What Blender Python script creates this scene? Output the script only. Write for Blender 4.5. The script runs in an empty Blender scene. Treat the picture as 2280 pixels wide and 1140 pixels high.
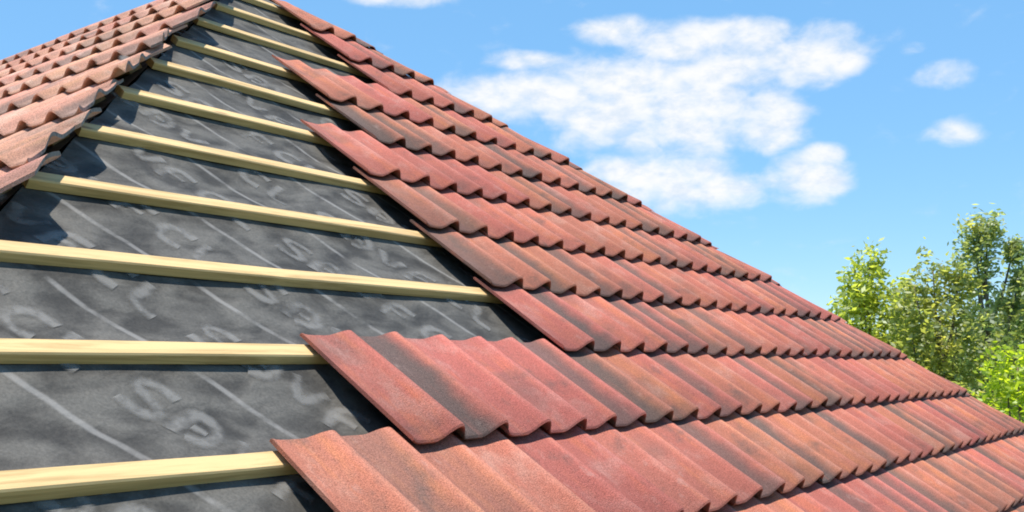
import bpy, bmesh, math, random
import numpy as np
from mathutils import Vector, Matrix, noise as mnoise

random.seed(11)
rng = np.random.default_rng(5)
scene = bpy.context.scene
COL = scene.collection

# ------------------------------------------------------------------ camera
# X runs along the roof battens, Y is the horizontal up-slope direction of the front slope, Z is up
CAM = Vector((-1.68417, -1.08589, 0.32339))
YAW, TILT = math.radians(54.3127), math.radians(5.8689)
FWD = Vector((math.sin(YAW) * math.cos(TILT), math.cos(YAW) * math.cos(TILT), math.sin(TILT)))
RIGHT = Vector((math.cos(YAW), -math.sin(YAW), 0))
UPV = RIGHT.cross(FWD)
cam_data = bpy.data.cameras.new('camera')
cam_data.sensor_width = 36.0
cam_data.lens = 2372.09 / 2280 * 36
cam_data.clip_start, cam_data.clip_end = 0.05, 3000
cam = bpy.data.objects.new('camera', cam_data)
COL.objects.link(cam)
cam.matrix_world = Matrix(((RIGHT.x, UPV.x, -FWD.x, CAM.x), (RIGHT.y, UPV.y, -FWD.y, CAM.y),
                           (RIGHT.z, UPV.z, -FWD.z, CAM.z), (0, 0, 0, 1)))
scene.camera = cam

# ------------------------------------------------------------------ node helpers
def nd(nt, typ, **kw):
    n = nt.nodes.new(typ)
    for k, v in kw.items():
        setattr(n, k, v)
    return n

def val(nt, sock, v):
    if hasattr(v, 'is_output'):
        nt.links.new(v, sock)
    elif v is not None:
        sock.default_value = v

def M(nt, op, a, b=None, c=None, clamp=False):
    n = nd(nt, 'ShaderNodeMath', operation=op, use_clamp=clamp)
    val(nt, n.inputs[0], a)
    if b is not None: val(nt, n.inputs[1], b)
    if c is not None: val(nt, n.inputs[2], c)
    return n.outputs[0]

def sstep(nt, x, a, b, lo=0.0, hi=1.0):
    n = nd(nt, 'ShaderNodeMapRange', interpolation_type='SMOOTHSTEP')
    val(nt, n.inputs[0], x)
    n.inputs[1].default_value, n.inputs[2].default_value = a, b
    n.inputs[3].default_value, n.inputs[4].default_value = lo, hi
    return n.outputs[0]

def mix(nt, f, a, b, blend='MIX'):
    n = nd(nt, 'ShaderNodeMix', data_type='RGBA', blend_type=blend)
    val(nt, n.inputs[0], f)
    for s, v in ((n.inputs[6], a), (n.inputs[7], b)):
        if isinstance(v, tuple) and len(v) == 3: v = v + (1,)
        val(nt, s, v)
    return n.outputs[2]

def xyz(nt, x, y, z):
    n = nd(nt, 'ShaderNodeCombineXYZ')
    for i, v in enumerate((x, y, z)): val(nt, n.inputs[i], v)
    return n.outputs[0]

def fbm(nt, vec, scale, detail=4, rough=0.55, dist=0.0):
    n = nd(nt, 'ShaderNodeTexNoise')
    if vec is not None: nt.links.new(vec, n.inputs['Vector'])
    n.inputs['Scale'].default_value = scale
    n.inputs['Detail'].default_value = detail
    n.inputs['Roughness'].default_value = rough
    n.inputs['Distortion'].default_value = dist
    return n.outputs['Fac']

# ------------------------------------------------------------------ sky, clouds, sun
SUN_DIR = Vector((-0.13, 0.02, 0.97)).normalized()
SUN_EL = math.asin(SUN_DIR.z)
SUN_AZ = math.atan2(SUN_DIR.x, SUN_DIR.y)
world = bpy.data.worlds.new('World')
scene.world = world
world.use_nodes = True
wt = world.node_tree
wt.nodes.clear()
sky = nd(wt, 'ShaderNodeTexSky', sky_type='NISHITA', sun_disc=False)
sky.sun_elevation, sky.sun_rotation = SUN_EL, SUN_AZ
sky.altitude, sky.air_density, sky.dust_density, sky.ozone_density = 300, 1.0, 0.0, 3.0
SKY_STRENGTH = 0.15
tc = nd(wt, 'ShaderNodeTexCoord')
sp = nd(wt, 'ShaderNodeSeparateXYZ')
wt.links.new(tc.outputs['Generated'], sp.inputs[0])
az = M(wt, 'MULTIPLY', M(wt, 'ARCTAN2', sp.outputs[0], sp.outputs[1]), 57.29578)
el = M(wt, 'MULTIPLY', M(wt, 'ARCSINE', sp.outputs[2]), 57.29578)
# fair-weather clouds: (azimuth, elevation, half width, half height) in degrees
CLOUDS = [(53.8,14.6,2.9,.9),(56.8,14.5,3.3,1.4),(60.7,13.8,3.7,2.3),(63.8,13.6,3.2,2.2),(65.5,15.2,2.6,1.4),
          (67.8,12.8,1.9,1.4),(64.4,17.0,3.3,1.0),(60.0,17.7,1.6,.7),(67.7,17.0,1.8,.8),(70.2,15.9,2.4,1.25),
          (72.0,15.4,1.0,.6),(62.6,9.7,3.2,1.35),(60.4,10.4,1.8,.7),(65.6,9.2,1.9,.85),(70.0,9.7,1.8,1.15),
          (70.8,10.8,1.0,.5),(76.9,14.4,1.2,.65,-.4),(77.3,11.6,1.3,.75,-.6),(55.2,16.2,1.9,.5,-.2),(48.4,19.6,2.9,.6,-.3),
          (75.4,15.8,.7,.35,-.6)]
blob = None
for a, e, ra, re, *wt_ in CLOUDS:
    dx = M(wt, 'MULTIPLY', M(wt, 'SUBTRACT', az, a), 1 / (ra * 1.25))
    dy = M(wt, 'MULTIPLY', M(wt, 'SUBTRACT', el, e), 1 / (re * 1.25))
    q = M(wt, 'SUBTRACT', 1.0, M(wt, 'ADD', M(wt, 'MULTIPLY', dx, dx), M(wt, 'MULTIPLY', dy, dy)))
    if wt_: q = M(wt, 'ADD', q, wt_[0])
    q = M(wt, 'MAXIMUM', q, -0.9)
    blob = q if blob is None else M(wt, 'SMOOTH_MAX', blob, q, 0.25)
cvec = xyz(wt, M(wt, 'MULTIPLY', az, 0.8), M(wt, 'MULTIPLY', el, 1.35), 0.0)
n1 = fbm(wt, cvec, 0.55, 6, 0.55, 0.25)
far_az = sstep(wt, M(wt, 'ABSOLUTE', M(wt, 'SUBTRACT', az, 62.0)), 24.0, 40.0)
broad = fbm(wt, xyz(wt, M(wt, 'MULTIPLY', sp.outputs[0], 1.0), sp.outputs[1], M(wt, 'MULTIPLY', sp.outputs[2], 2.2)), 2.6, 3, 0.5)
scatter = M(wt, 'SUBTRACT', M(wt, 'MULTIPLY', sstep(wt, broad, 0.55, 0.72), M(wt, 'MULTIPLY', far_az, 1.5)), 0.9)
dens = M(wt, 'MAXIMUM', blob, scatter)
dens = M(wt, 'ADD', dens, M(wt, 'MULTIPLY', M(wt, 'SUBTRACT', n1, 0.5), 2.7))
alpha = sstep(wt, dens, -0.55, 1.2)
above = sstep(wt, sp.outputs[2], 0.0, 0.05)
alpha = M(wt, 'MULTIPLY', alpha, above)
n2 = fbm(wt, xyz(wt, M(wt, 'MULTIPLY', az, 0.8), M(wt, 'MULTIPLY', M(wt, 'ADD', el, 0.5), 1.5), 3.0), 0.9, 5, 0.6)
cshade = sstep(wt, n2, 0.3, 0.6)
ccol = mix(wt, cshade, (3.7, 4.1, 4.6), (4.8, 4.8, 4.85))
hs = nd(wt, 'ShaderNodeHueSaturation')
hs.inputs['Saturation'].default_value = 1.2
hs.inputs['Value'].default_value = 1.0
wt.links.new(sky.outputs[0], hs.inputs['Color'])
# clear summer air: an even light blue that deepens towards the zenith
clear = mix(wt, sstep(wt, el, 20.0, 75.0, 0.60, 0.15), hs.outputs[0], (1.22, 2.74, 4.5))
skymix = mix(wt, M(wt, 'MULTIPLY', alpha, 0.97), clear, ccol)
bg = nd(wt, 'ShaderNodeBackground')
bg.inputs['Strength'].default_value = SKY_STRENGTH
wt.links.new(skymix, bg.inputs['Color'])
wo = nd(wt, 'ShaderNodeOutputWorld')
wt.links.new(bg.outputs[0], wo.inputs[0])

sd = bpy.data.lights.new('sun', 'SUN')
sd.energy, sd.angle, sd.color = 5.0, math.radians(0.6), (1.0, 0.96, 0.88)
sun = bpy.data.objects.new('sun', sd)
COL.objects.link(sun)
sun.rotation_euler = SUN_DIR.to_track_quat('Z', 'Y').to_euler()

vs = scene.view_settings
vs.view_transform, vs.look, vs.exposure, vs.gamma = 'Standard', 'None', 0.5, 1.0
vs.use_curve_mapping = False
scene.render.engine = 'CYCLES'
scene.cycles.max_bounces = 6
scene.cycles.use_denoising = True
scene.cycles.pixel_filter_type, scene.cycles.filter_width = 'BLACKMAN_HARRIS', 1.9

# ------------------------------------------------------------------ materials
def new_mat(name):
    m = bpy.data.materials.new(name)
    m.use_nodes = True
    nt = m.node_tree
    b = nt.nodes['Principled BSDF']
    return m, nt, b

def bump(nt, b, h, strength, dist):
    n = nd(nt, 'ShaderNodeBump')
    n.inputs['Strength'].default_value, n.inputs['Distance'].default_value = strength, dist
    nt.links.new(h, n.inputs['Height'])
    nt.links.new(n.outputs[0], b.inputs['Normal'])

P = 0.15            # roll pitch of the tiles
G = 0.3112          # batten gauge

def tile_material(name, base, orange, pink, grey, dust):
    m, nt, b = new_mat(name)
    t = nd(nt, 'ShaderNodeTexCoord')
    s = nd(nt, 'ShaderNodeSeparateXYZ')
    nt.links.new(t.outputs['Object'], s.inputs[0])
    r = nd(nt, 'ShaderNodeAttribute', attribute_type='OBJECT', attribute_name='tone').outputs['Fac']
    r50 = M(nt, 'MULTIPLY', r, 57.0)
    q = M(nt, 'MULTIPLY', s.outputs[0], 1 / P)
    # ragged limits between the colour streaks, running down the slope
    wob = fbm(nt, xyz(nt, M(nt, 'MULTIPLY', s.outputs[0], 3.0), M(nt, 'MULTIPLY', s.outputs[1], 9.0), r50), 1.0, 3)
    qq = M(nt, 'ADD', q, M(nt, 'MULTIPLY', M(nt, 'SUBTRACT', wob, 0.5), 0.35))
    idx = M(nt, 'FLOOR', M(nt, 'ADD', qq, 0.12))
    d0 = nd(nt, 'ShaderNodeAttribute', attribute_type='OBJECT', attribute_name='dark_first').outputs['Fac']
    d1 = nd(nt, 'ShaderNodeAttribute', attribute_type='OBJECT', attribute_name='dark_second').outputs['Fac']
    sel = M(nt, 'GREATER_THAN', idx, 0.5)
    dsel = M(nt, 'ADD', M(nt, 'MULTIPLY', d1, sel), M(nt, 'MULTIPLY', d0, M(nt, 'SUBTRACT', 1.0, sel)))
    streak = fbm(nt, xyz(nt, M(nt, 'MULTIPLY', s.outputs[0], 26.0), M(nt, 'MULTIPLY', s.outputs[1], 3.2), r50), 1.0, 4, 0.6)
    cloudy = fbm(nt, xyz(nt, M(nt, 'MULTIPLY', s.outputs[0], 11.0), M(nt, 'MULTIPLY', s.outputs[1], 7.0), M(nt, 'ADD', r50, 9.0)), 1.0, 5, 0.62)
    c = mix(nt, sstep(nt, streak, 0.48, 0.68), base, orange)
    c = mix(nt, sstep(nt, cloudy, 0.50, 0.74), c, pink)
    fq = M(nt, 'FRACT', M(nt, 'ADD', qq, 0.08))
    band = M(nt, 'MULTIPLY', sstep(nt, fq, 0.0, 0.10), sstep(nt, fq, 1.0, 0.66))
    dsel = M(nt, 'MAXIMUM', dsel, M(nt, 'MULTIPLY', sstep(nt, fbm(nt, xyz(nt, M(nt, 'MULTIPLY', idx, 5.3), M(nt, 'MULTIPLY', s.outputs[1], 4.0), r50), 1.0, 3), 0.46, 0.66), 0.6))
    dsel = M(nt, 'MAXIMUM', dsel, 0.26)  # every pan darkened a little: shade beside the rolls put into the colour
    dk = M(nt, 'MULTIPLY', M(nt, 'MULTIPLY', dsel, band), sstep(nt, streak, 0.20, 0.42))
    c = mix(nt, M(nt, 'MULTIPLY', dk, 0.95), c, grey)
    c = mix(nt, M(nt, 'MULTIPLY', sstep(nt, cloudy, 0.46, 0.28), 0.6), c, grey)
    wear_highlight = M(nt, 'MAXIMUM', sstep(nt, M(nt, 'FRACT', M(nt, 'ADD', q, 0.10)), 0.84, 1.0), sstep(nt, M(nt, 'FRACT', M(nt, 'ADD', q, 0.10)), 0.10, 0.0))  # pale roll crests: wear, with the crest highlight put into the colour
    c = mix(nt, M(nt, 'MULTIPLY', M(nt, 'MULTIPLY', wear_highlight, sstep(nt, streak, 0.3, 0.55)), 0.45), c, (0.52, 0.22, 0.165))
    hv = nd(nt, 'ShaderNodeHueSaturation')
    wn2 = nd(nt, 'ShaderNodeTexWhiteNoise', noise_dimensions='1D')
    nt.links.new(M(nt, 'MULTIPLY', r, 391.0), wn2.inputs['W'])
    nt.links.new(M(nt, 'ADD', 0.90, M(nt, 'MULTIPLY', wn2.outputs['Value'], 0.18)), hv.inputs['Value'])
    nt.links.new(M(nt, 'ADD', 0.492, M(nt, 'MULTIPLY', r, 0.016)), hv.inputs['Hue'])
    nt.links.new(c, hv.inputs['Color'])
    c = hv.outputs[0]
    grit = fbm(nt, t.outputs['Object'], 420, 3, 0.7)
    c = mix(nt, 0.75, c, mix(nt, sstep(nt, grit, 0.32, 0.68), (0.5, 0.5, 0.5), (1.45, 1.45, 1.45)), 'MULTIPLY')
    # lime bloom and scuffs left from handling
    scuff = fbm(nt, xyz(nt, M(nt, 'MULTIPLY', s.outputs[0], 30.0), M(nt, 'MULTIPLY', s.outputs[1], 14.0), M(nt, 'ADD', r50, 31.0)), 1.0, 6, 0.7)
    c = mix(nt, M(nt, 'MULTIPLY', sstep(nt, scuff, 0.58, 0.75), dust), c, (0.50, 0.36, 0.31))
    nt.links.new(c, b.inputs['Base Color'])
    b.inputs['Roughness'].default_value = 0.86
    b.inputs['Specular IOR Level'].default_value = 0.25
    pit = nd(nt, 'ShaderNodeTexVoronoi')
    nt.links.new(t.outputs['Object'], pit.inputs['Vector'])
    pit.inputs['Scale'].default_value = 170
    bump(nt, b, M(nt, 'ADD', M(nt, 'ADD', M(nt, 'MULTIPLY', grit, 1.3), M(nt, 'MULTIPLY', sstep(nt, pit.outputs['Distance'], 0.0, 0.35), 0.6)), M(nt, 'MULTIPLY', cloudy, 1.2)), 0.8, 0.003)
    return m

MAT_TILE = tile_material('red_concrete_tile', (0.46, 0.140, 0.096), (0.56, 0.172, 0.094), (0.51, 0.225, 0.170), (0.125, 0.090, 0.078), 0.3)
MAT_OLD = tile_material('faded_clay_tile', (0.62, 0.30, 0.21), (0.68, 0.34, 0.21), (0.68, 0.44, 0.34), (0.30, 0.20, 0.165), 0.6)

def wood_material(name, c1, c2, c3):
    m, nt, b = new_mat(name)
    t = nd(nt, 'ShaderNodeTexCoord')
    s = nd(nt, 'ShaderNodeSeparateXYZ')
    nt.links.new(t.outputs['Object'], s.inputs[0])
    oi = nd(nt, 'ShaderNodeObjectInfo')
    r50 = M(nt, 'MULTIPLY', oi.outputs['Random'], 43.0)
    gr = fbm(nt, xyz(nt, M(nt, 'MULTIPLY', s.outputs[0], 2.2), M(nt, 'MULTIPLY', s.outputs[1], 42.0), M(nt, 'ADD', M(nt, 'MULTIPLY', s.outputs[2], 42.0), r50)), 1.0, 6, 0.68, 0.6)
    bl = fbm(nt, xyz(nt, M(nt, 'MULTIPLY', s.outputs[0], 3.0), M(nt, 'MULTIPLY', s.outputs[1], 6.0), r50), 1.0, 3)
    c = mix(nt, sstep(nt, gr, 0.42, 0.62), c1, c2)
    c = mix(nt, M(nt, 'MULTIPLY', sstep(nt, bl, 0.52, 0.75), 0.55), c, c3)
    kn = nd(nt, 'ShaderNodeTexVoronoi')
    nt.links.new(xyz(nt, M(nt, 'MULTIPLY', s.outputs[0], 2.3), M(nt, 'MULTIPLY', s.outputs[1], 12.0), M(nt, 'ADD', M(nt, 'MULTIPLY', s.outputs[2], 10.0), r50)), kn.inputs['Vector'])
    kn.inputs['Scale'].default_value = 1.0
    c = mix(nt, M(nt, 'MULTIPLY', sstep(nt, kn.outputs['Distance'], 0.10, 0.04), 0.75), c, (0.26, 0.14, 0.06))
    nt.links.new(c, b.inputs['Base Color'])
    b.inputs['Roughness'].default_value = 0.7
    bump(nt, b, gr, 0.4, 0.002)
    return m

MAT_BATTEN = wood_material('sawn_pine', (0.66, 0.45, 0.205), (0.44, 0.285, 0.115), (0.64, 0.41, 0.20))
MAT_RAFTER = wood_material('planed_pine', (0.60, 0.46, 0.25), (0.50, 0.36, 0.18), (0.58, 0.42, 0.26))

# grey breather underlay; object x along the battens, y up the slope, in metres
def underlay_material():
    m, nt, b = new_mat('grey_underlay')
    t = nd(nt, 'ShaderNodeTexCoord')
    s = nd(nt, 'ShaderNodeSeparateXYZ')
    nt.links.new(t.outputs['Object'], s.inputs[0])
    x, y = s.outputs[0], s.outputs[1]
    patch = fbm(nt, xyz(nt, M(nt, 'MULTIPLY', x, 8.0), M(nt, 'MULTIPLY', y, 12.0), 0.0), 1.0, 4, 0.5, 0.3)
    fine = fbm(nt, t.outputs['Object'], 160, 4, 0.7)
    c = mix(nt, sstep(nt, patch, 0.32, 0.66), (0.040, 0.037, 0.033), (0.112, 0.104, 0.092))
    c = mix(nt, 0.45, c, mix(nt, sstep(nt, fine, 0.3, 0.7), (0.6, 0.6, 0.6), (1.35, 1.35, 1.35)), 'MULTIPLY')
    # printed pale guide lines, about 0.36 m apart, slanting across the sheet
    sx = M(nt, 'ADD', M(nt, 'MULTIPLY', x, 1 / P), M(nt, 'MULTIPLY', y, 1.25 / G))
    wob = M(nt, 'MULTIPLY', M(nt, 'SUBTRACT', fbm(nt, t.outputs['Object'], 5.0, 2), 0.5), 0.10)
    k = M(nt, 'MULTIPLY', M(nt, 'ADD', M(nt, 'ADD', sx, wob), 0.4 + 24.0), 1 / 2.4)
    fr = M(nt, 'ABSOLUTE', M(nt, 'SUBTRACT', M(nt, 'FRACT', M(nt, 'ADD', k, 0.5)), 0.5))
    wear = sstep(nt, fbm(nt, t.outputs['Object'], 9.0, 4, 0.6), 0.30, 0.55)
    line = M(nt, 'MULTIPLY', sstep(nt, fr, 0.036, 0.010), wear)
    c = mix(nt, M(nt, 'MULTIPLY', line, 0.52), c, (0.29, 0.275, 0.26))
    # soft creases catch dust
    wv = nd(nt, 'ShaderNodeTexNoise', noise_type='RIDGED_MULTIFRACTAL')
    nt.links.new(xyz(nt, M(nt, 'MULTIPLY', x, 6.0), M(nt, 'MULTIPLY', y, 7.0), 4.0), wv.inputs['Vector'])
    wv.inputs['Scale'].default_value, wv.inputs['Detail'].default_value = 1.0, 1.5
    nt.links.new(c, b.inputs['Base Color'])
    b.inputs['Roughness'].default_value = 0.62
    b.inputs['Specular IOR Level'].default_value = 0.22
    bump(nt, b, M(nt, 'ADD', M(nt, 'MULTIPLY', wv.outputs['Fac'], 0.8), M(nt, 'ADD', M(nt, 'MULTIPLY', patch, 1.6), M(nt, 'MULTIPLY', fine, 0.12))), 0.6, 0.012)
    return m
MAT_UNDER = underlay_material()

def plain_noise(name, c1, c2, scale, rough=0.8, bs=0.3, bd=0.01):
    m, nt, b = new_mat(name)
    t = nd(nt, 'ShaderNodeTexCoord')
    f = fbm(nt, t.outputs['Object'], scale, 6, 0.65)
    nt.links.new(mix(nt, sstep(nt, f, 0.3, 0.7), c1, c2), b.inputs['Base Color'])
    b.inputs['Roughness'].default_value = rough
    bump(nt, b, f, bs, bd)
    return m

def print_material():
    m, nt, b = new_mat('pale_print')
    t = nd(nt, 'ShaderNodeTexCoord')
    f = fbm(nt, t.outputs['Object'], 60, 5, 0.65)
    g = fbm(nt, t.outputs['Object'], 14, 3, 0.6)
    nt.links.new(mix(nt, sstep(nt, M(nt, 'ADD', M(nt, 'MULTIPLY', f, 0.5), M(nt, 'MULTIPLY', g, 0.5)), 0.38, 0.56), (0.15, 0.142, 0.13), (0.28, 0.265, 0.245)), b.inputs['Base Color'])
    at_ = nd(nt, 'ShaderNodeAttribute', attribute_name='ink')
    nt.links.new(M(nt, 'MULTIPLY', sstep(nt, M(nt, 'ADD', at_.outputs['Fac'], M(nt, 'MULTIPLY', M(nt, 'SUBTRACT', g, 0.5), 1.2)), 0.05, 0.9), 0.48), b.inputs['Alpha'])
    b.inputs['Roughness'].default_value = 0.6
    return m
MAT_PRINT = print_material()
MAT_WALL = plain_noise('cream_render', (0.55, 0.50, 0.42), (0.66, 0.61, 0.52), 30)
MAT_FASCIA = plain_noise('white_board', (0.72, 0.72, 0.70), (0.80, 0.80, 0.78), 12, 0.5)
MAT_CORE = plain_noise('tile_core', (0.12, 0.10, 0.09), (0.30, 0.26, 0.235), 90, 0.9, 0.5, 0.003)
MAT_NAIL = plain_noise('galvanised_nail', (0.16, 0.15, 0.14), (0.26, 0.25, 0.24), 200, 0.5, 0.2, 0.001)
MAT_GRASS = plain_noise('lawn_grass', (0.045, 0.09, 0.02), (0.10, 0.15, 0.035), 1.3, 0.9, 0.6, 0.05)
MAT_BARK = plain_noise('bark', (0.10, 0.075, 0.05), (0.22, 0.17, 0.12), 14, 0.9, 0.8, 0.03)

def leaf_material(name, dark, light, tip):
    m, nt, b = new_mat(name)
    nt.nodes.remove(b)
    g = nd(nt, 'ShaderNodeNewGeometry')
    t = nd(nt, 'ShaderNodeTexCoord')
    big = fbm(nt, t.outputs['Object'], 1.7, 3, 0.6)
    c = mix(nt, g.outputs['Random Per Island'], dark, light)
    c = mix(nt, M(nt, 'MULTIPLY', sstep(nt, big, 0.48, 0.68), 0.8), c, tip)
    d = nd(nt, 'ShaderNodeBsdfDiffuse')
    tr = nd(nt, 'ShaderNodeBsdfTranslucent')
    gl = nd(nt, 'ShaderNodeBsdfGlossy')
    gl.inputs['Roughness'].default_value = 0.5
    gl.inputs['Color'].default_value = (0.8, 0.85, 0.8, 1)
    nt.links.new(c, d.inputs['Color'])
    nt.links.new(mix(nt, 1.0, c, (2.0, 2.0, 1.1), 'MULTIPLY'), tr.inputs['Color'])
    ms = nd(nt, 'ShaderNodeMixShader'); ms.inputs[0].default_value = 0.6
    nt.links.new(d.outputs[0], ms.inputs[1]); nt.links.new(tr.outputs[0], ms.inputs[2])
    m2 = nd(nt, 'ShaderNodeMixShader'); m2.inputs[0].default_value = 0.06
    nt.links.new(ms.outputs[0], m2.inputs[1]); nt.links.new(gl.outputs[0], m2.inputs[2])
    out = [n for n in nt.nodes if n.type == 'OUTPUT_MATERIAL'][0]
    nt.links.new(m2.outputs[0], out.inputs[0])
    return m

# ------------------------------------------------------------------ object helpers
def tag(o, label=None, cat=None, group=None, kind=None):
    if label: o['label'] = label
    if cat: o['category'] = cat
    if group: o['group'] = group
    if kind: o['kind'] = kind
    return o

def link(name, me, parent=None, mw=None, mat=None):
    o = bpy.data.objects.new(name, me)
    COL.objects.link(o)
    if mat is not None and me is not None and not me.materials:
        me.materials.append(mat)
    if parent is not None:
        o.parent = parent
        o.matrix_parent_inverse = WORLD[parent.name].inverted()
    mw = mw if mw is not None else Matrix.Identity(4)
    o.matrix_basis = mw
    WORLD[o.name] = mw
    return o
WORLD = {}

def mesh_from_bm(name, bm, smooth=False):
    me = bpy.data.meshes.new(name)
    bm.normal_update()
    bm.to_mesh(me); bm.free()
    if smooth:
        me.polygons.foreach_set('use_smooth', [True] * len(me.polygons))
    return me

def mesh_py(name, v, f, smooth=False):
    me = bpy.data.meshes.new(name)
    me.from_pydata(v, [], f); me.update()
    if smooth:
        me.polygons.foreach_set('use_smooth', [True] * len(me.polygons))
    return me

def frame(o, x, y, z):
    return Matrix(((x.x, y.x, z.x, o.x), (x.y, y.y, z.y, o.y), (x.z, y.z, z.z, o.z), (0, 0, 0, 1)))

# ------------------------------------------------------------------ roof geometry
TH = math.radians(37.679)
N_F = Vector((0, -math.sin(TH), math.cos(TH)))
V_F = Vector((0, math.cos(TH), math.sin(TH)))
X_F = Vector((1, 0, 0))
LA, LB, RH = 1.1005, -1.6225, 4.653    # left hip: x - LA*y = LB ; right hip: x + y = RH (vertical planes)
APEX = Vector((0, (RH - LB) / (1 + LA), 0)); APEX.x = RH - APEX.y; APEX.z = APEX.y * math.tan(TH)
H_UNDER, H_BATTEN, H_TILE = -0.073, -0.050, -0.028
V_EAVE = -8.0
def pf(u, v, h): return X_F * (u * P) + V_F * (v * G) + N_F * h

E_R = Vector((math.sin(math.radians(3.8)), math.cos(math.radians(3.8)), 0))    # direction of the ridge
HIP_L = Vector((-LA, -1, -math.tan(TH)))
HIP_R = Vector((1, -1, -math.tan(TH)))
N_L = E_R.cross(HIP_L).normalized()
if N_L.z < 0: N_L.negate()
X_L = -E_R                                # looking up the left slope, right is towards the hip
V_L = N_L.cross(X_L).normalized()
G_L = G * math.sin(TH) / V_L.z
N_R = HIP_R.cross(E_R).normalized()
if N_R.z < 0: N_R.negate()
V_R = N_R.cross(E_R).normalized()
RIDGE_LEN = 6.0
T_EAVE = (APEX.y - V_EAVE * G * math.cos(TH))      # plan run of the hips down to the eaves
LC = APEX + HIP_L * T_EAVE
RC = APEX + HIP_R * T_EAVE

# ground
GROUND_Z = LC.z - 2.55
bm = bmesh.new()
for x, y in ((-900, -900), (900, -900), (900, 900), (-900, 900)): bm.verts.new((x, y, GROUND_Z))
bm.faces.new(bm.verts)
tag(link('ground', mesh_from_bm('ground', bm), mat=MAT_GRASS), kind='structure')

# house
base = Vector(((LC.x + RC.x) / 2, (LC.y + APEX.y) / 2 + 2, GROUND_Z))
house = link('house', None, mw=Matrix.Translation(base))
tag(house, 'house with hipped roof being re-covered in red tiles over grey underlay', 'house')

# walls and fascia (below the eaves)
def ring(inset):
    ex = E_R * RIDGE_LEN
    c = [LC, RC, RC + ex, LC + ex]
    cen = sum(c, Vector()) / 4
    return [p_ + (cen - p_).normalized() * inset for p_ in c]
bm = bmesh.new()
w = ring(0.55)
lo = [bm.verts.new((p_.x, p_.y, GROUND_Z)) for p_ in w]; hi = [bm.verts.new((p_.x, p_.y, LC.z - 0.10)) for p_ in w]
for i in range(4):
    j = (i + 1) % 4
    bm.faces.new((lo[i], lo[j], hi[j], hi[i]))
link('wall', mesh_from_bm('wall', bm), house, mat=MAT_WALL)
w = ring(0.06); w2 = ring(0.09)
for i in range(4):
    j = (i + 1) % 4
    bm = bmesh.new()
    vv = []
    for a in (w[i], w[j], w2[j], w2[i]):
        vv.append((bm.verts.new((a.x, a.y, LC.z - 0.30)), bm.verts.new((a.x, a.y, LC.z - 0.11))))
    for k in range(4):
        l = (k + 1) % 4
        bm.faces.new((vv[k][0], vv[l][0], vv[l][1], vv[k][1]))
    bm.faces.new([a[1] for a in vv]); bm.faces.new([a[0] for a in vv][::-1])
    bmesh.ops.recalc_face_normals(bm, faces=bm.faces)
    link('fascia_board', mesh_from_bm('fascia_board', bm), house, mat=MAT_FASCIA)
bm = bmesh.new()
bm.faces.new([bm.verts.new((a.x, a.y, LC.z - 0.12)) for a in ring(0.10)])
link('soffit', mesh_from_bm('soffit', bm), house, mat=MAT_FASCIA)

# underlay of the front slope, sagging between rafters and battens
BATTEN_V = {-8: -7.9, -7: -6.9, -6: -5.9, -5: -4.9, -4: -3.9, -3: -2.9, -2: -1.9, -1: -0.88, 0: 0.15, 1: 1.165, 2: 2.145, 3: 3.105, 4: 4.06, 5: 5.055,
            6: 6.035, 7: 7.0, 8: 7.96, 9: 9.0, 10: 9.98, 11: 10.95, 12: 11.85}
def sag(x, y):
    ph = (y / G - 0.02) % 1.0
    s = -0.007 * math.sin(math.pi * ph) ** 2
    s += -0.004 * math.sin(math.pi * (x / 0.6)) ** 2
    k = math.sin(math.pi * ph)
    s += k * 0.007 * mnoise.noise(Vector((x * 3.1, y * 6.0, 1.7)))
    s += k * 0.004 * mnoise.noise(Vector((x * 9.0 + y * 5, y * 13.0, 7.7)))
    return s
def clip_tri(bm, mw_local, hl=0.0, hr=0.0):
    """cut a mesh in slope coordinates to the triangle between the two hips"""
    inv = mw_local.inverted()
    for co, no in ((Vector((LB - hl, 0, 0)), Vector((-1, LA, 0))), (Vector((RH + hr, 0, 0)), Vector((1, 1, 0)))):
        bmesh.ops.bisect_plane(bm, geom=bm.verts[:] + bm.edges[:] + bm.faces[:], plane_co=inv @ co,
                               plane_no=(inv.to_3x3() @ no).normalized(), clear_outer=True)
FR = frame(N_F * H_UNDER, X_F, V_F, N_F)
bm = bmesh.new()
xs = np.arange(-4.05, 7.2, 0.05); ys = np.arange(V_EAVE * G, 12.5 * G, 0.0389)
xs = xs[(xs < 7.1)]
grid = [[bm.verts.new((x, y, sag(x, y))) for x in xs] for y in ys]
for j in range(len(ys) - 1):
    for i in range(len(xs) - 1):
        bm.faces.new((grid[j][i], grid[j][i + 1], grid[j + 1][i + 1], grid[j + 1][i]))
clip_tri(bm, FR)
front = link('roof_underlay', mesh_from_bm('front_underlay', bm, True), house, FR, MAT_UNDER)
front['label'] = 'grey printed underlay sheet of the half-tiled front slope'

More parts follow.
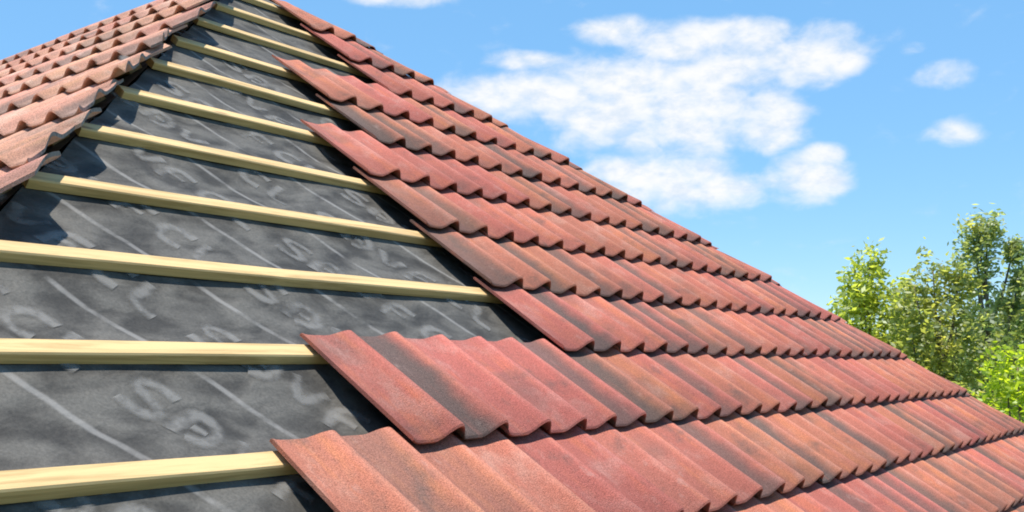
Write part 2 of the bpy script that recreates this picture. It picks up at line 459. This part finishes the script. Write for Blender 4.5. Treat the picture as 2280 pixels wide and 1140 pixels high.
# underlay of the other slopes
def slope(name, pts, nrm, x, y, o):
    mw = frame(o, x, y, nrm)
    inv = mw.inverted()
    bm = bmesh.new()
    bm.faces.new([bm.verts.new(inv @ p_) for p_ in pts])
    bm.normal_update()
    if bm.faces[:][0].normal.z < 0: bmesh.ops.reverse_faces(bm, faces=bm.faces)
    return link(name, mesh_from_bm(name, bm), house, mw, MAT_UNDER)
dz = Vector((0, 0, H_UNDER / math.cos(TH)))
left = slope('roof_underlay', [APEX + dz, LC + dz, LC + E_R * RIDGE_LEN + dz, APEX + E_R * RIDGE_LEN + dz], N_L, X_L, V_L, APEX + dz)
left['label'] = 'underlay of the left slope, hidden beneath faded tiles'
rightu = slope('roof_underlay', [APEX + dz, RC + dz, RC + E_R * RIDGE_LEN + dz, APEX + E_R * RIDGE_LEN + dz], N_R, -V_R.cross(N_R), V_R, APEX + dz)
bm = bmesh.new()
bm.faces.new([bm.verts.new(APEX + E_R * RIDGE_LEN + dz), bm.verts.new(LC + E_R * RIDGE_LEN + dz), bm.verts.new(RC + E_R * RIDGE_LEN + dz)])
link('gable_wall', mesh_from_bm('gable_wall', bm), house, mat=MAT_WALL)

# ------------------------------------------------------------------ battens
def beam_mesh(name, length, wid, thk, step=0.25, wob=0.0035, seed=0, nails=None):
    """a sawn length along +x; y in [-wid,0], z in [0,thk]; softened arrises, slight bow"""
    bm = bmesh.new()
    n = max(2, int(length / step))
    b = 0.003
    prof = [(-wid, 0), (-wid, thk - b), (-wid + b, thk), (-b, thk), (0, thk - b), (0, 0)]
    rows = []
    for i in range(n + 1):
        x = length * i / n
        dy = wob * 2.2 * mnoise.noise(Vector((x * 1.3, seed * 7.1, 0.3)))
        dzz = wob * mnoise.noise(Vector((x * 1.7, seed * 3.3, 5.1)))
        rows.append([bm.verts.new((x, y + dy, z + (dzz if z > 0 else 0))) for y, z in prof])
    for i in range(n):
        for k in range(6):
            l = (k + 1) % 6
            bm.faces.new((rows[i][k], rows[i + 1][k], rows[i + 1][l], rows[i][l]))
    bm.faces.new(rows[0]); bm.faces.new(rows[-1][::-1])
    bmesh.ops.recalc_face_normals(bm, faces=bm.faces)
    if nails is not None:      # two round nail heads at every rafter
        x = nails
        while x < length - 0.03:
            for yy in (-wid * random.uniform(0.35, 0.65),):
                x_, y_ = x + random.uniform(-.012, .012), yy + random.uniform(-.004, .004)
                vs_ = [bm.verts.new((x_ + 0.0032 * math.cos(a_ * math.pi / 4), y_ + 0.0032 * math.sin(a_ * math.pi / 4), thk + 0.0015)) for a_ in range(8)]
                f_ = bm.faces.new(vs_); f_.material_index = 1
                lo_ = [bm.verts.new(v_.co - Vector((0, 0, 0.006))) for v_ in vs_]
                for a_ in range(8):
                    g_ = bm.faces.new((lo_[a_], lo_[(a_ + 1) % 8], vs_[(a_ + 1) % 8], vs_[a_])); g_.material_index = 1
            x += 0.6
    me = mesh_from_bm(name, bm)
    me.materials.append(MAT_BATTEN if name == 'batten' else MAT_RAFTER)
    if nails is not None: me.materials.append(MAT_NAIL)
    return me

for k, v in BATTEN_V.items():
    y_plan = pf(0, v, H_BATTEN).y
    x0 = LB + LA * y_plan + 0.0 + random.uniform(-0.012, 0.012)
    x1 = RH - y_plan - 0.05
    if x1 - x0 < 0.12: continue
    me = beam_mesh('batten', x1 - x0, 0.041, H_BATTEN - H_UNDER, seed=k)
    tilt = random.uniform(-0.0015, 0.0015)
    mw = frame(V_F * (v * G) + N_F * H_UNDER + X_F * x0, X_F, V_F, N_F) @ Matrix.Rotation(tilt, 4, 'Z')
    link('batten', me, front, mw, MAT_BATTEN)

# hip rafters carrying the underlay
for d in (HIP_L, HIP_R):
    dn = d.normalized()
    side = dn.cross(Vector((0, 0, 1))).normalized()
    nn = side.cross(dn)
    if nn.z < 0: nn.negate()
    me = beam_mesh('hip_rafter', T_EAVE * d.length - 0.1, 0.05, 0.12, 0.6, 0.0)
    o0 = APEX + dz - nn * 0.165 + dn * 0.08 - side * 0.025
    link('hip_rafter', me, house, frame(o0, dn, nn.cross(dn), nn), MAT_RAFTER)

# left slope battens: one for each course, ending at the hip
def pl(a, b, h): return APEX + X_L * a + V_L * b + N_L * h     # a: towards the hip from the apex line, b: up slope (0 = ridge)
def hip_a(b):
    # along-slope coordinate of the hip for a point b below the ridge
    t = b / HIP_L.dot(V_L)
    return t * HIP_L.dot(X_L)
LEFT_TOP = -0.06
N_LEFT = 17
for k in range(N_LEFT):
    b = LEFT_TOP - k * G_L
    a1 = hip_a(b) - 0.09 + random.uniform(-0.03, 0.02)
    ln = a1 + 5.6
    me = beam_mesh('batten', ln, 0.05, 0.025, 0.5, 0.001, k + 50)
    link('batten', me, left, frame(pl(a1 - ln, b, H_UNDER), X_L, V_L, N_L), MAT_BATTEN)

# ------------------------------------------------------------------ tiles
TL = 1.2 * G
T_W = 2.115
def prof_z(q):
    z = 0.0
    for c in (0.9, 1.9):
        d = (q - c) / (0.43 if q < c else 0.215)
        if abs(d) < 1: z = max(z, (0.5 + 0.5 * math.cos(math.pi * d)) ** (0.95 if q < c else 0.75))
    if q < 0.2: z += 0.30 * ((0.2 - q) / 0.2) ** 2
    return z
QS = [0, 0.06, 0.13, 0.22, 0.35]
for c_ in (0.9, 1.9): QS += [c_ + d_ for d_ in (-.43, -.37, -.31, -.25, -.195, -.14, -.09, -.04, 0, .04, .08, .12, .16, .20, .25)] + ([1.32] if c_ < 1 else [])
QS[-1] = T_W
def tile_bm(length, rh=(0.034, 0.019)):
    bm = bmesh.new()
    th = 0.008
    rows = []
    n = len(QS)
    ring_ = [(0.0015, -th), (0.0, -0.004), (0.004, 0.0), (length - 0.003, 0.0), (length, -0.003), (length, -th)]
    for q in QS:
        pz = prof_z(q)      # the rolls are lower at the head, so the course above bridges them with a gap
        rows.append([bm.verts.new((q * P, y, th + dz_ + pz * (rh[0] - rh[1] * y / length))) for y, dz_ in ring_])
    for i in range(n - 1):
        for k in range(6):
            l = (k + 1) % 6
            f = bm.faces.new((rows[i][k], rows[i + 1][k], rows[i + 1][l], rows[i][l]))
            f.smooth = k in (2, 5)
    bm.faces.new(rows[0]); bm.faces.new(rows[-1][::-1])
    bmesh.ops.recalc_face_normals(bm, faces=bm.faces)
    return bm
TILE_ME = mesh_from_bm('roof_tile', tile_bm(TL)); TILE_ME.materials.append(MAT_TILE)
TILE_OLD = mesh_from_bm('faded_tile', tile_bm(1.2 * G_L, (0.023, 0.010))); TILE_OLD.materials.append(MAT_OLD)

def corner_side(mw, length, co, no):
    d = [(mw @ Vector((x, y, 0.02)) - co).dot(no) for x in (0, T_W * P) for y in (0, length)]
    return min(d), max(d)

def tone(o, share, key=None):
    o['tone'] = random.random()
    d = [random.uniform(0.75, 1.0) if random.random() < share else 0.0 for _ in range(2)]
    if key: d = list(key)
    o['dark_first'], o['dark_second'] = d
    return o
KEY = {(1, 0): (0, 1.0), (1, 2): (0, 0), (0, -2): (0, .6), (0, 0): (.5, .2), (2, 6): (0, 1.0), (2, 8): (0, 0), (2, 10): (.9, .9), (4, 6): (.55, .8), (4, 8): (0, 0), (5, 6): (0, 0), (7, 8): (.1, .45), (8, 12): (0, 0), (1, 12): (0, .9), (0, 4): (.3, .3)}
def put_tile(mw, parent, src, length, cuts, mat, share=0.2, key=None):
    need = []
    for co, no in cuts:
        lo_, hi_ = corner_side(mw, length, co, no)
        if lo_ > -0.03: return None
        if hi_ > 0: need.append((co, no))
    if not need:
        return tone(link('roof_tile', src, parent, mw), share, key)
    bm = tile_bm(length, (0.023, 0.010) if mat is MAT_OLD else (0.034, 0.019))
    inv = mw.inverted()
    for co, no in need:
        r = bmesh.ops.bisect_plane(bm, geom=bm.verts[:] + bm.edges[:] + bm.faces[:], plane_co=inv @ co,
                                   plane_no=(inv.to_3x3() @ no).normalized(), clear_outer=True)
        ed = [g_ for g_ in r['geom_cut'] if isinstance(g_, bmesh.types.BMEdge)]
        if ed:
            for f_ in bmesh.ops.edgenet_fill(bm, edges=ed)['faces']: f_.material_index = 1
    # keep only the largest piece of a cut tile and drop mere slivers
    left_v, isl = set(bm.verts), []
    while left_v:
        st = [left_v.pop()]; grp = [st[0]]
        while st:
            for e_ in st.pop().link_edges:
                for v_ in e_.verts:
                    if v_ in left_v: left_v.discard(v_); st.append(v_); grp.append(v_)
        isl.append(grp)
    isl.sort(key=len)
    for grp in isl[:-1]: bmesh.ops.delete(bm, geom=grp, context='VERTS')
    if len(bm.faces) < 8 or max(v_.co.x for v_ in bm.verts) - min(v_.co.x for v_ in bm.verts) < 0.15:
        bm.free(); return None
    if mat is MAT_TILE:      # the pieces along the right hip are dressed down to lie flush
        for v_ in bm.verts:
            d_ = -(mw @ v_.co - cuts[0][0]).dot(cuts[0][1])
            f_ = min(1.0, max(0.2, d_ / 0.16))
            zb = 0.008
            if v_.co.z > zb: v_.co.z = zb + (v_.co.z - zb) * f_
            v_.co.z -= (1 - f_) * 0.020 * (1 - v_.co.y / length)
    me = mesh_from_bm('cut_tile', bm)
    me.materials.append(mat); me.materials.append(MAT_CORE)
    return tone(link('roof_tile', me, parent, mw, mat), share, key)

TILT_T = math.asin((H_TILE - H_BATTEN) / TL)
def jitter():
    return (Matrix.Translation((random.uniform(-.0015, .0015), random.uniform(-.003, .003), random.uniform(0, .0035)))
            @ Matrix.Rotation(math.radians(random.uniform(-.6, .6)), 4, 'Z') @ Matrix.Rotation(math.radians(random.uniform(-.6, .6)), 4, 'Y'))

# front slope: leftmost roll of each course; the bare part to the left steps back up the slope
FIRST = {-4: -8, -3: -6, -2: -4, -1: -4, 0: -2, 1: 0, 2: 6, 3: 6, 4: 6, 5: 6, 6: 8, 7: 8, 8: 12, 9: 12, 10: 12}
RCUT = Vector((1, 1, 0)).normalized()
n_front = 0
for k, first in FIRST.items():
    m = first
    while True:
        o = pf(m - 0.9, k, H_TILE + 0.0022 * ((m // 2) % 2))
        if o.x + o.y > RH: break
        mw = frame(o, X_F, V_F, N_F) @ Matrix.Rotation(-TILT_T, 4, 'X') @ jitter()
        if k > -3 or m < 34:
            if put_tile(mw, front, TILE_ME, TL, [(Vector((RH + random.uniform(-.004, .006), 0, 0)), RCUT)], MAT_TILE, 0.45 if (k <= 0 and m > 14) else 0.34, KEY.get((k, m))): n_front += 1
        m += 2

# left slope: old faded tiles, roughly cut along the hip
LCUT = Vector((1, -LA, 0)).normalized()
n_left = 0
for k in range(1, N_LEFT):
    b = LEFT_TOP - k * G_L - 0.02            # front edge of the course
    ah = hip_a(b)
    ph = 0.17 if k % 1 == 0 else 0.0
    start = ah + 0.30
    mcol = math.floor((start + 0.10) / (2 * P))
    cnt = 0
    while cnt < (13 if k < 11 else 4):
        a = mcol * 2 * P - 0.10
        mcol -= 1
        cnt += 1
        mw = frame(pl(a, b, H_TILE + 0.0022 * (mcol % 2)), X_L, V_L, N_L) @ Matrix.Rotation(-TILT_T, 4, 'X') @ jitter()
        rag = random.uniform(0.03, 0.12)
        nrm = (Matrix.Rotation(math.radians(random.uniform(-9, 9)), 3, 'Z') @ LCUT)
        if put_tile(mw, left, TILE_OLD, 1.2 * G_L, [(pl(ah, b, 0) + Vector((rag, 0, 0)), nrm)], MAT_OLD): n_left += 1
print('tiles', n_front, n_left)

# ------------------------------------------------------------------ print on the underlay (slope metres: x along battens, y up slope)
BAND = Vector((P * 1.25, -G)).normalized()        # down and to the right, along the printed lines
ACROSS = Vector((-BAND.y, BAND.x))
# letter strokes in a box 0..1 wide (along the band) and 0..1 high (across it): one repeat of the print
GLYPHS = [
    (0.0, [(0.026, [(1.0, .92), (.45, 1.0), (.05, .82), (.1, .58), (.9, .44), (.98, .2), (.6, .02), (.0, .08)])]),
    (1.45, [(0.030, [(.05, .05), (.05, .95), (.65, .95), (1.0, .6), (.85, .2), (.4, .05)]), (0.022, [(.3, .5), (.7, .5)])]),
    (2.9, [(0.026, [(.0, .95), (.5, .05), (1.0, .95)])]),
    (4.35, [(0.026, [(.05, .0), (.05, .95), (.95, .95)]), (0.022, [(.05, .5), (.75, .5)])]),
    (5.8, [(0.028, [(1.0, .9), (.3, .95), (.0, .5), (.35, .05), (1.0, .12)])]),
    (7.25, [(0.026, [(.05, 1.0), (.05, .0), (.9, .0)])]),
]
MARKS = []
CH, CW, REPEAT = 0.098, 0.072, 0.072 * 9.2
for band in range(-4, 8):
    # middle of the band between two lines, at the height of the lettering in the nearest rows
    y0 = 0.545
    x0 = (-1.62 + 2.4 * band - 1.25 * y0 / G) * P
    o_ = Vector((x0, y0)) - BAND * (0.03 + 0.21 * (band % 3))
    for rep_ in range(-5, 3):
        for gx, strokes in GLYPHS:
            c0 = o_ + BAND * (rep_ * REPEAT + gx * CW)
            if not (0.10 < c0.y < 3.0): continue
            if not (LB + LA * c0.y * math.cos(TH) - 0.1 < c0.x < 0.75 + 0.25 * c0.y): continue
            if c0.y < 0.35 * (c0.x + 0.9) and c0.x > -0.3: continue
            for w_, pts_ in strokes:
                MARKS.append((w_, [tuple(c0 + BAND * (a_ * CW) - ACROSS * ((b_ - .5) * CH) * -1) for a_, b_ in pts_]))
def ribbon(pts, w):
    """a flat printed stroke lying on the sheet, following its sag"""
    fine = []
    for _ in range(2):       # round the corners of the letter strokes
        if len(pts) > 2:
            q_ = [pts[0]]
            for i in range(len(pts) - 1):
                a, b = Vector(pts[i]), Vector(pts[i + 1])
                q_ += [tuple(a.lerp(b, 0.25)), tuple(a.lerp(b, 0.75))]
            pts = q_ + [pts[-1]]
    for i in range(len(pts) - 1):
        a, b = Vector(pts[i]), Vector(pts[i + 1])
        n = max(1, int((b - a).length / 0.02))
        for k in range(n): fine.append(a.lerp(b, k / n))
    fine.append(Vector(pts[-1]))
    bm = bmesh.new()
    rows = []
    for i, c in enumerate(fine):
        t = fine[min(i + 1, len(fine) - 1)] - fine[max(i - 1, 0)]
        t = t.normalized() if t.length > 1e-6 else Vector((1, 0))
        nn = Vector((-t.y, t.x)) * (w * 0.75)
        row = []
        for s_ in (-1, 0, 1):
            q = c + nn * s_
            row.append(bm.verts.new((q.x, q.y, sag(q.x, q.y) + 0.0022)))
        rows.append(row)
    for i in range(len(rows) - 1):
        for k in range(2):
            bm.faces.new((rows[i][k], rows[i + 1][k], rows[i + 1][k + 1], rows[i][k + 1]))
    bm.normal_update()
    if sum(f.normal.z for f in bm.faces) < 0: bmesh.ops.reverse_faces(bm, faces=bm.faces)
    ink = [0.0 if i % 3 != 1 else 1.0 for i in range(len(bm.verts))]
    me = mesh_from_bm('printed_mark', bm, True)
    me.attributes.new('ink', 'FLOAT', 'POINT').data.foreach_set('value', ink)
    return me
for w, pts in MARKS:
    link('printed_mark', ribbon(pts, w), front, FR, MAT_PRINT)

# ------------------------------------------------------------------ trees
LEAVES = {
    'lime': leaf_material('lime_leaf', (0.211, 0.263, 0.053), (0.484, 0.506, 0.105), (0.526, 0.506, 0.095)),
    'olive': leaf_material('olive_leaf', (0.137, 0.179, 0.053), (0.400, 0.400, 0.126), (0.463, 0.421, 0.116)),
    'grey': leaf_material('grey_green_leaf', (0.137, 0.190, 0.085), (0.400, 0.421, 0.190), (0.463, 0.421, 0.148)),
    'dark': leaf_material('dark_leaf', (0.053, 0.095, 0.042), (0.168, 0.221, 0.085), (0.253, 0.263, 0.073)),
    'bright': leaf_material('bright_leaf', (0.231, 0.305, 0.021), (0.442, 0.506, 0.042), (0.484, 0.506, 0.042)),
}
VR = Vector((RIGHT.x, RIGHT.y, 0)); VD = Vector((FWD.x, FWD.y, 0)).normalized()
def tube(bm, pts, radii, sides=7):
    rows = []
    for i, c in enumerate(pts):
        t = (pts[min(i + 1, len(pts) - 1)] - pts[max(i - 1, 0)]).normalized()
        a = t.cross(Vector((0.3, 0.9, 0.1))).normalized(); b = t.cross(a)
        rows.append([bm.verts.new(c + (a * math.cos(2 * math.pi * k / sides) + b * math.sin(2 * math.pi * k / sides)) * radii[i]) for k in range(sides)])
    for i in range(len(rows) - 1):
        for k in range(sides):
            l = (k + 1) % sides
            bm.faces.new((rows[i][k], rows[i][l], rows[i + 1][l], rows[i + 1][k]))
    bm.faces.new(rows[-1]); bm.faces.new(rows[0][::-1])
def crown_mesh(lobes, per, size, up=0.0):
    """leaves in clumps on twigs through each lobe: lobes = (centre, (rx, ry, rz), density)"""
    V, F = [], []
    cs, ax = [], []
    for c, r, dn in lobes:
        vol = r[0] * r[1] * r[2]
        ncl = max(36, int(per * dn * (vol ** 0.62) * 190))
        d = rng.normal(size=(ncl, 3)); d /= np.linalg.norm(d, axis=1)[:, None]
        rad = rng.uniform(0.25, 1.0, ncl) ** 0.45 * (1 + 0.16 * rng.normal(size=ncl))
        cc = np.array(c) + d * rad[:, None] * np.array(r)
        nl = rng.integers(9, 21, ncl)
        for i in range(ncl):
            o = rng.normal(size=(nl[i], 3)) * size * np.array([1.2, 1.2, 1.5])
            cs.append(cc[i] + o)
    cs = np.concatenate(cs)
    n = len(cs)
    a = rng.normal(size=(n, 3)) * np.array([1, 1, .55]); a /= np.linalg.norm(a, axis=1)[:, None]
    b = rng.normal(size=(n, 3)) * np.array([1, 1, .55]); b -= a * (a * b).sum(1)[:, None]; b /= np.linalg.norm(b, axis=1)[:, None]
    s = size * rng.uniform(0.6, 1.35, n)[:, None]
    quad = np.stack([cs - a * s, cs + b * s * 0.45, cs + a * s, cs - b * s * 0.45], 1).reshape(-1, 3)
    me = bpy.data.meshes.new('crown')
    me.vertices.add(4 * n); me.vertices.foreach_set('co', quad.ravel())
    me.loops.add(4 * n); me.loops.foreach_set('vertex_index', np.arange(4 * n))
    me.polygons.add(n); me.polygons.foreach_set('loop_start', np.arange(0, 4 * n, 4))
    me.update(calc_edges=True); me.validate()
    return me
def tree(name, label, cat, loc, lobes, mat, size, per=1.0, trunk=0.09, group=None):
    """lobes: (sideways, depth, height above ground, half width, half height, density)"""
    loc = Vector((loc[0], loc[1], GROUND_Z))
    root = link(name, None, mw=Matrix.Translation(loc))
    tag(root, label, cat, group)
    L = []
    for sx, dp, h, rw, rh, dn in lobes:
        L.append((VR * sx + VD * dp + Vector((0, 0, h)), (rw, rw, rh), dn))
    top = max(l[0].z for l in L)
    bm = bmesh.new()
    pts = [Vector((0.05 * math.sin(i * 1.3) * (i > 0), 0.04 * math.cos(i * 2.1) * (i > 0), top * 0.93 * i / 8)) for i in range(9)]
    tube(bm, pts, [trunk * (1.25 - 1.1 * i / 8) for i in range(9)], 9)
    link('trunk', mesh_from_bm('trunk', bm, True), root, Matrix.Translation(loc), MAT_BARK)
    for c, r, dn in L:
        h0 = max(0.5, c.z - 0.8 - 0.8 * math.hypot(c.x, c.y))
        if h0 > top * 0.95: continue
        st = Vector((0, 0, h0)); mid = st.lerp(c, 0.55) + Vector((0, 0, -0.08))
        bm = bmesh.new()
        r0 = trunk * 0.55 * (1.1 - h0 / (top + 0.1))
        tube(bm, [st, mid, c + Vector((0, 0, r[2] * 0.5))], [r0 + 0.008, r0 * 0.7 + 0.006, 0.006], 6)
        link('limb', mesh_from_bm('limb', bm, True), root, Matrix.Translation(loc), MAT_BARK)
    link('crown', crown_mesh(L, per, size), root, Matrix.Translation(loc), mat)
    return root
EYE = CAM.z - GROUND_Z
def at(px_right, d):
    """plan position at bearing tan = px_right from the view axis, d metres off"""
    ang = YAW + math.atan(px_right)
    return (CAM.x + math.sin(ang) * d, CAM.y + math.cos(ang) * d)
tree('slender_tree', 'slender yellow-green tree with two upright tips, nearest the tiled roof edge', 'tree', at(0.334, 14),
     [(-.15, 0, EYE + 1.02, .17, .42, 1.4), (.07, .1, EYE + 1.05, .16, .42, 1.4), (-.04, 0, EYE + .55, .40, .5, 1.2), (.22, 0, EYE + .45, .34, .4, 1.1),
      (.45, .1, EYE + .72, .16, .40, 1.2), (-.28, 0, EYE + .3, .28, .45, 1.0), (.55, .1, EYE + .25, .35, .45, .9), (.05, .2, EYE - .25, .8, .7, 1.0), (.6, .3, EYE - .4, .5, .6, .8), (.1, 0, EYE - 1.5, .8, .9, .8)], LEAVES['lime'], 0.046, 1.5, 0.06)
tree('bushy_tree', 'olive green bushy tree between the slender tree and the tallest tree', 'tree', at(0.400, 13),
     [(-.26, 0, EYE + 0.70, .26, .38, 1.0), (.0, .1, EYE + 0.90, .24, .36, 1.0), (.27, 0, EYE + 0.92, .16, .36, 1.0), (-.05, 0, EYE + 0.31, .48, .5, 1.0),
      (-.33, 0, EYE + 0.18, .3, .45, 1.0), (.2, 0, EYE + 0.18, .45, .5, 1.0), (0, .2, EYE - .6, .85, .8, .9), (0, 0, EYE - 1.7, .9, .9, .8)], LEAVES['olive'], 0.041, 1.5)
tree('tall_tree', 'tallest tree at right, thin grey-green top with loose outer tufts', 'tree', at(0.445, 16),
     [(-.06, 0, EYE + 1.75, .26, .30, .6), (.06, 0, EYE + 1.80, .20, .24, .5), (-.10, 0, EYE + 1.35, .28, .36, 1.0), (-.06, .1, EYE + .9, .32, .42, 1.1), (-.05, 0, EYE + .4, .42, .45, 1.0),
      (.42, 0, EYE + 1.55, .07, .12, .6), (.50, 0, EYE + 1.15, .14, .16, .6), (.44, .1, EYE + .8, .16, .18, .5), (.7, 0, EYE + .5, .3, .3, .7), (.1, .3, EYE - .4, .7, .7, .9), (0, 0, EYE - 1.8, .9, 1.0, .8)],
     LEAVES['grey'], 0.046, 1.4, 0.10)
tree('shade_tree', 'dark green tree half out of view at the right edge', 'tree', at(0.494, 13.5),
     [(.1, 0, EYE + .75, .35, .4, .9), (.35, 0, EYE + 1.0, .35, .4, .9), (-.1, 0, EYE + .15, .45, .45, .9), (.4, 0, EYE + .2, .6, .6, .9), (.1, 0, EYE - .7, .8, .8, .9), (.2, 0, EYE - 1.8, .9, .9, .8)], LEAVES['dark'], 0.046, 1.4)
tree('garden_shrub', 'bright yellow-green tall shrub low at the right edge', 'shrub', at(0.472, 10.6),
     [(0, 0, EYE - .12, .26, .26, 1.2), (.25, 0, EYE - .05, .26, .28, 1.2), (-.1, 0, EYE - .45, .38, .35, 1.1), (.25, .1, EYE - .5, .4, .4, 1.1), (.0, 0, EYE - 1.2, .6, .7, .9), (.0, 0, EYE - 2.4, .7, .9, .8)], LEAVES['bright'], 0.037, 1.6, 0.05)
BACK = 'trees in the background beyond the garden'
for i, (t, d, h, wd, m_, lab) in enumerate([
        (0.365, 22, 1.0, 1.4, 'lime', 'hazy light green tree in the background behind the slender tree'),
        (0.415, 21, 0.9, 1.5, 'olive', 'broad background tree seen through the bushy tree'),
        (0.47, 20, 1.2, 1.6, 'dark', 'dark background tree behind the bright shrub'),
        (0.55, 19, 1.9, 1.7, 'olive', 'olive green background tree cut off by the right edge of the picture')]):
    tree('background_tree', lab, 'tree', at(t, d),
         [(0, 0, EYE + h - .7, wd * .6, .7, .8), (-.5 * wd, 0, EYE + h - 1.3, wd * .5, .7, .8), (.5 * wd, .2, EYE + h - 1.2, wd * .5, .7, .8), (0, 0, EYE - 1.5, wd, 1.3, .6)], LEAVES[m_], 0.075, 0.75, 0.14, BACK)
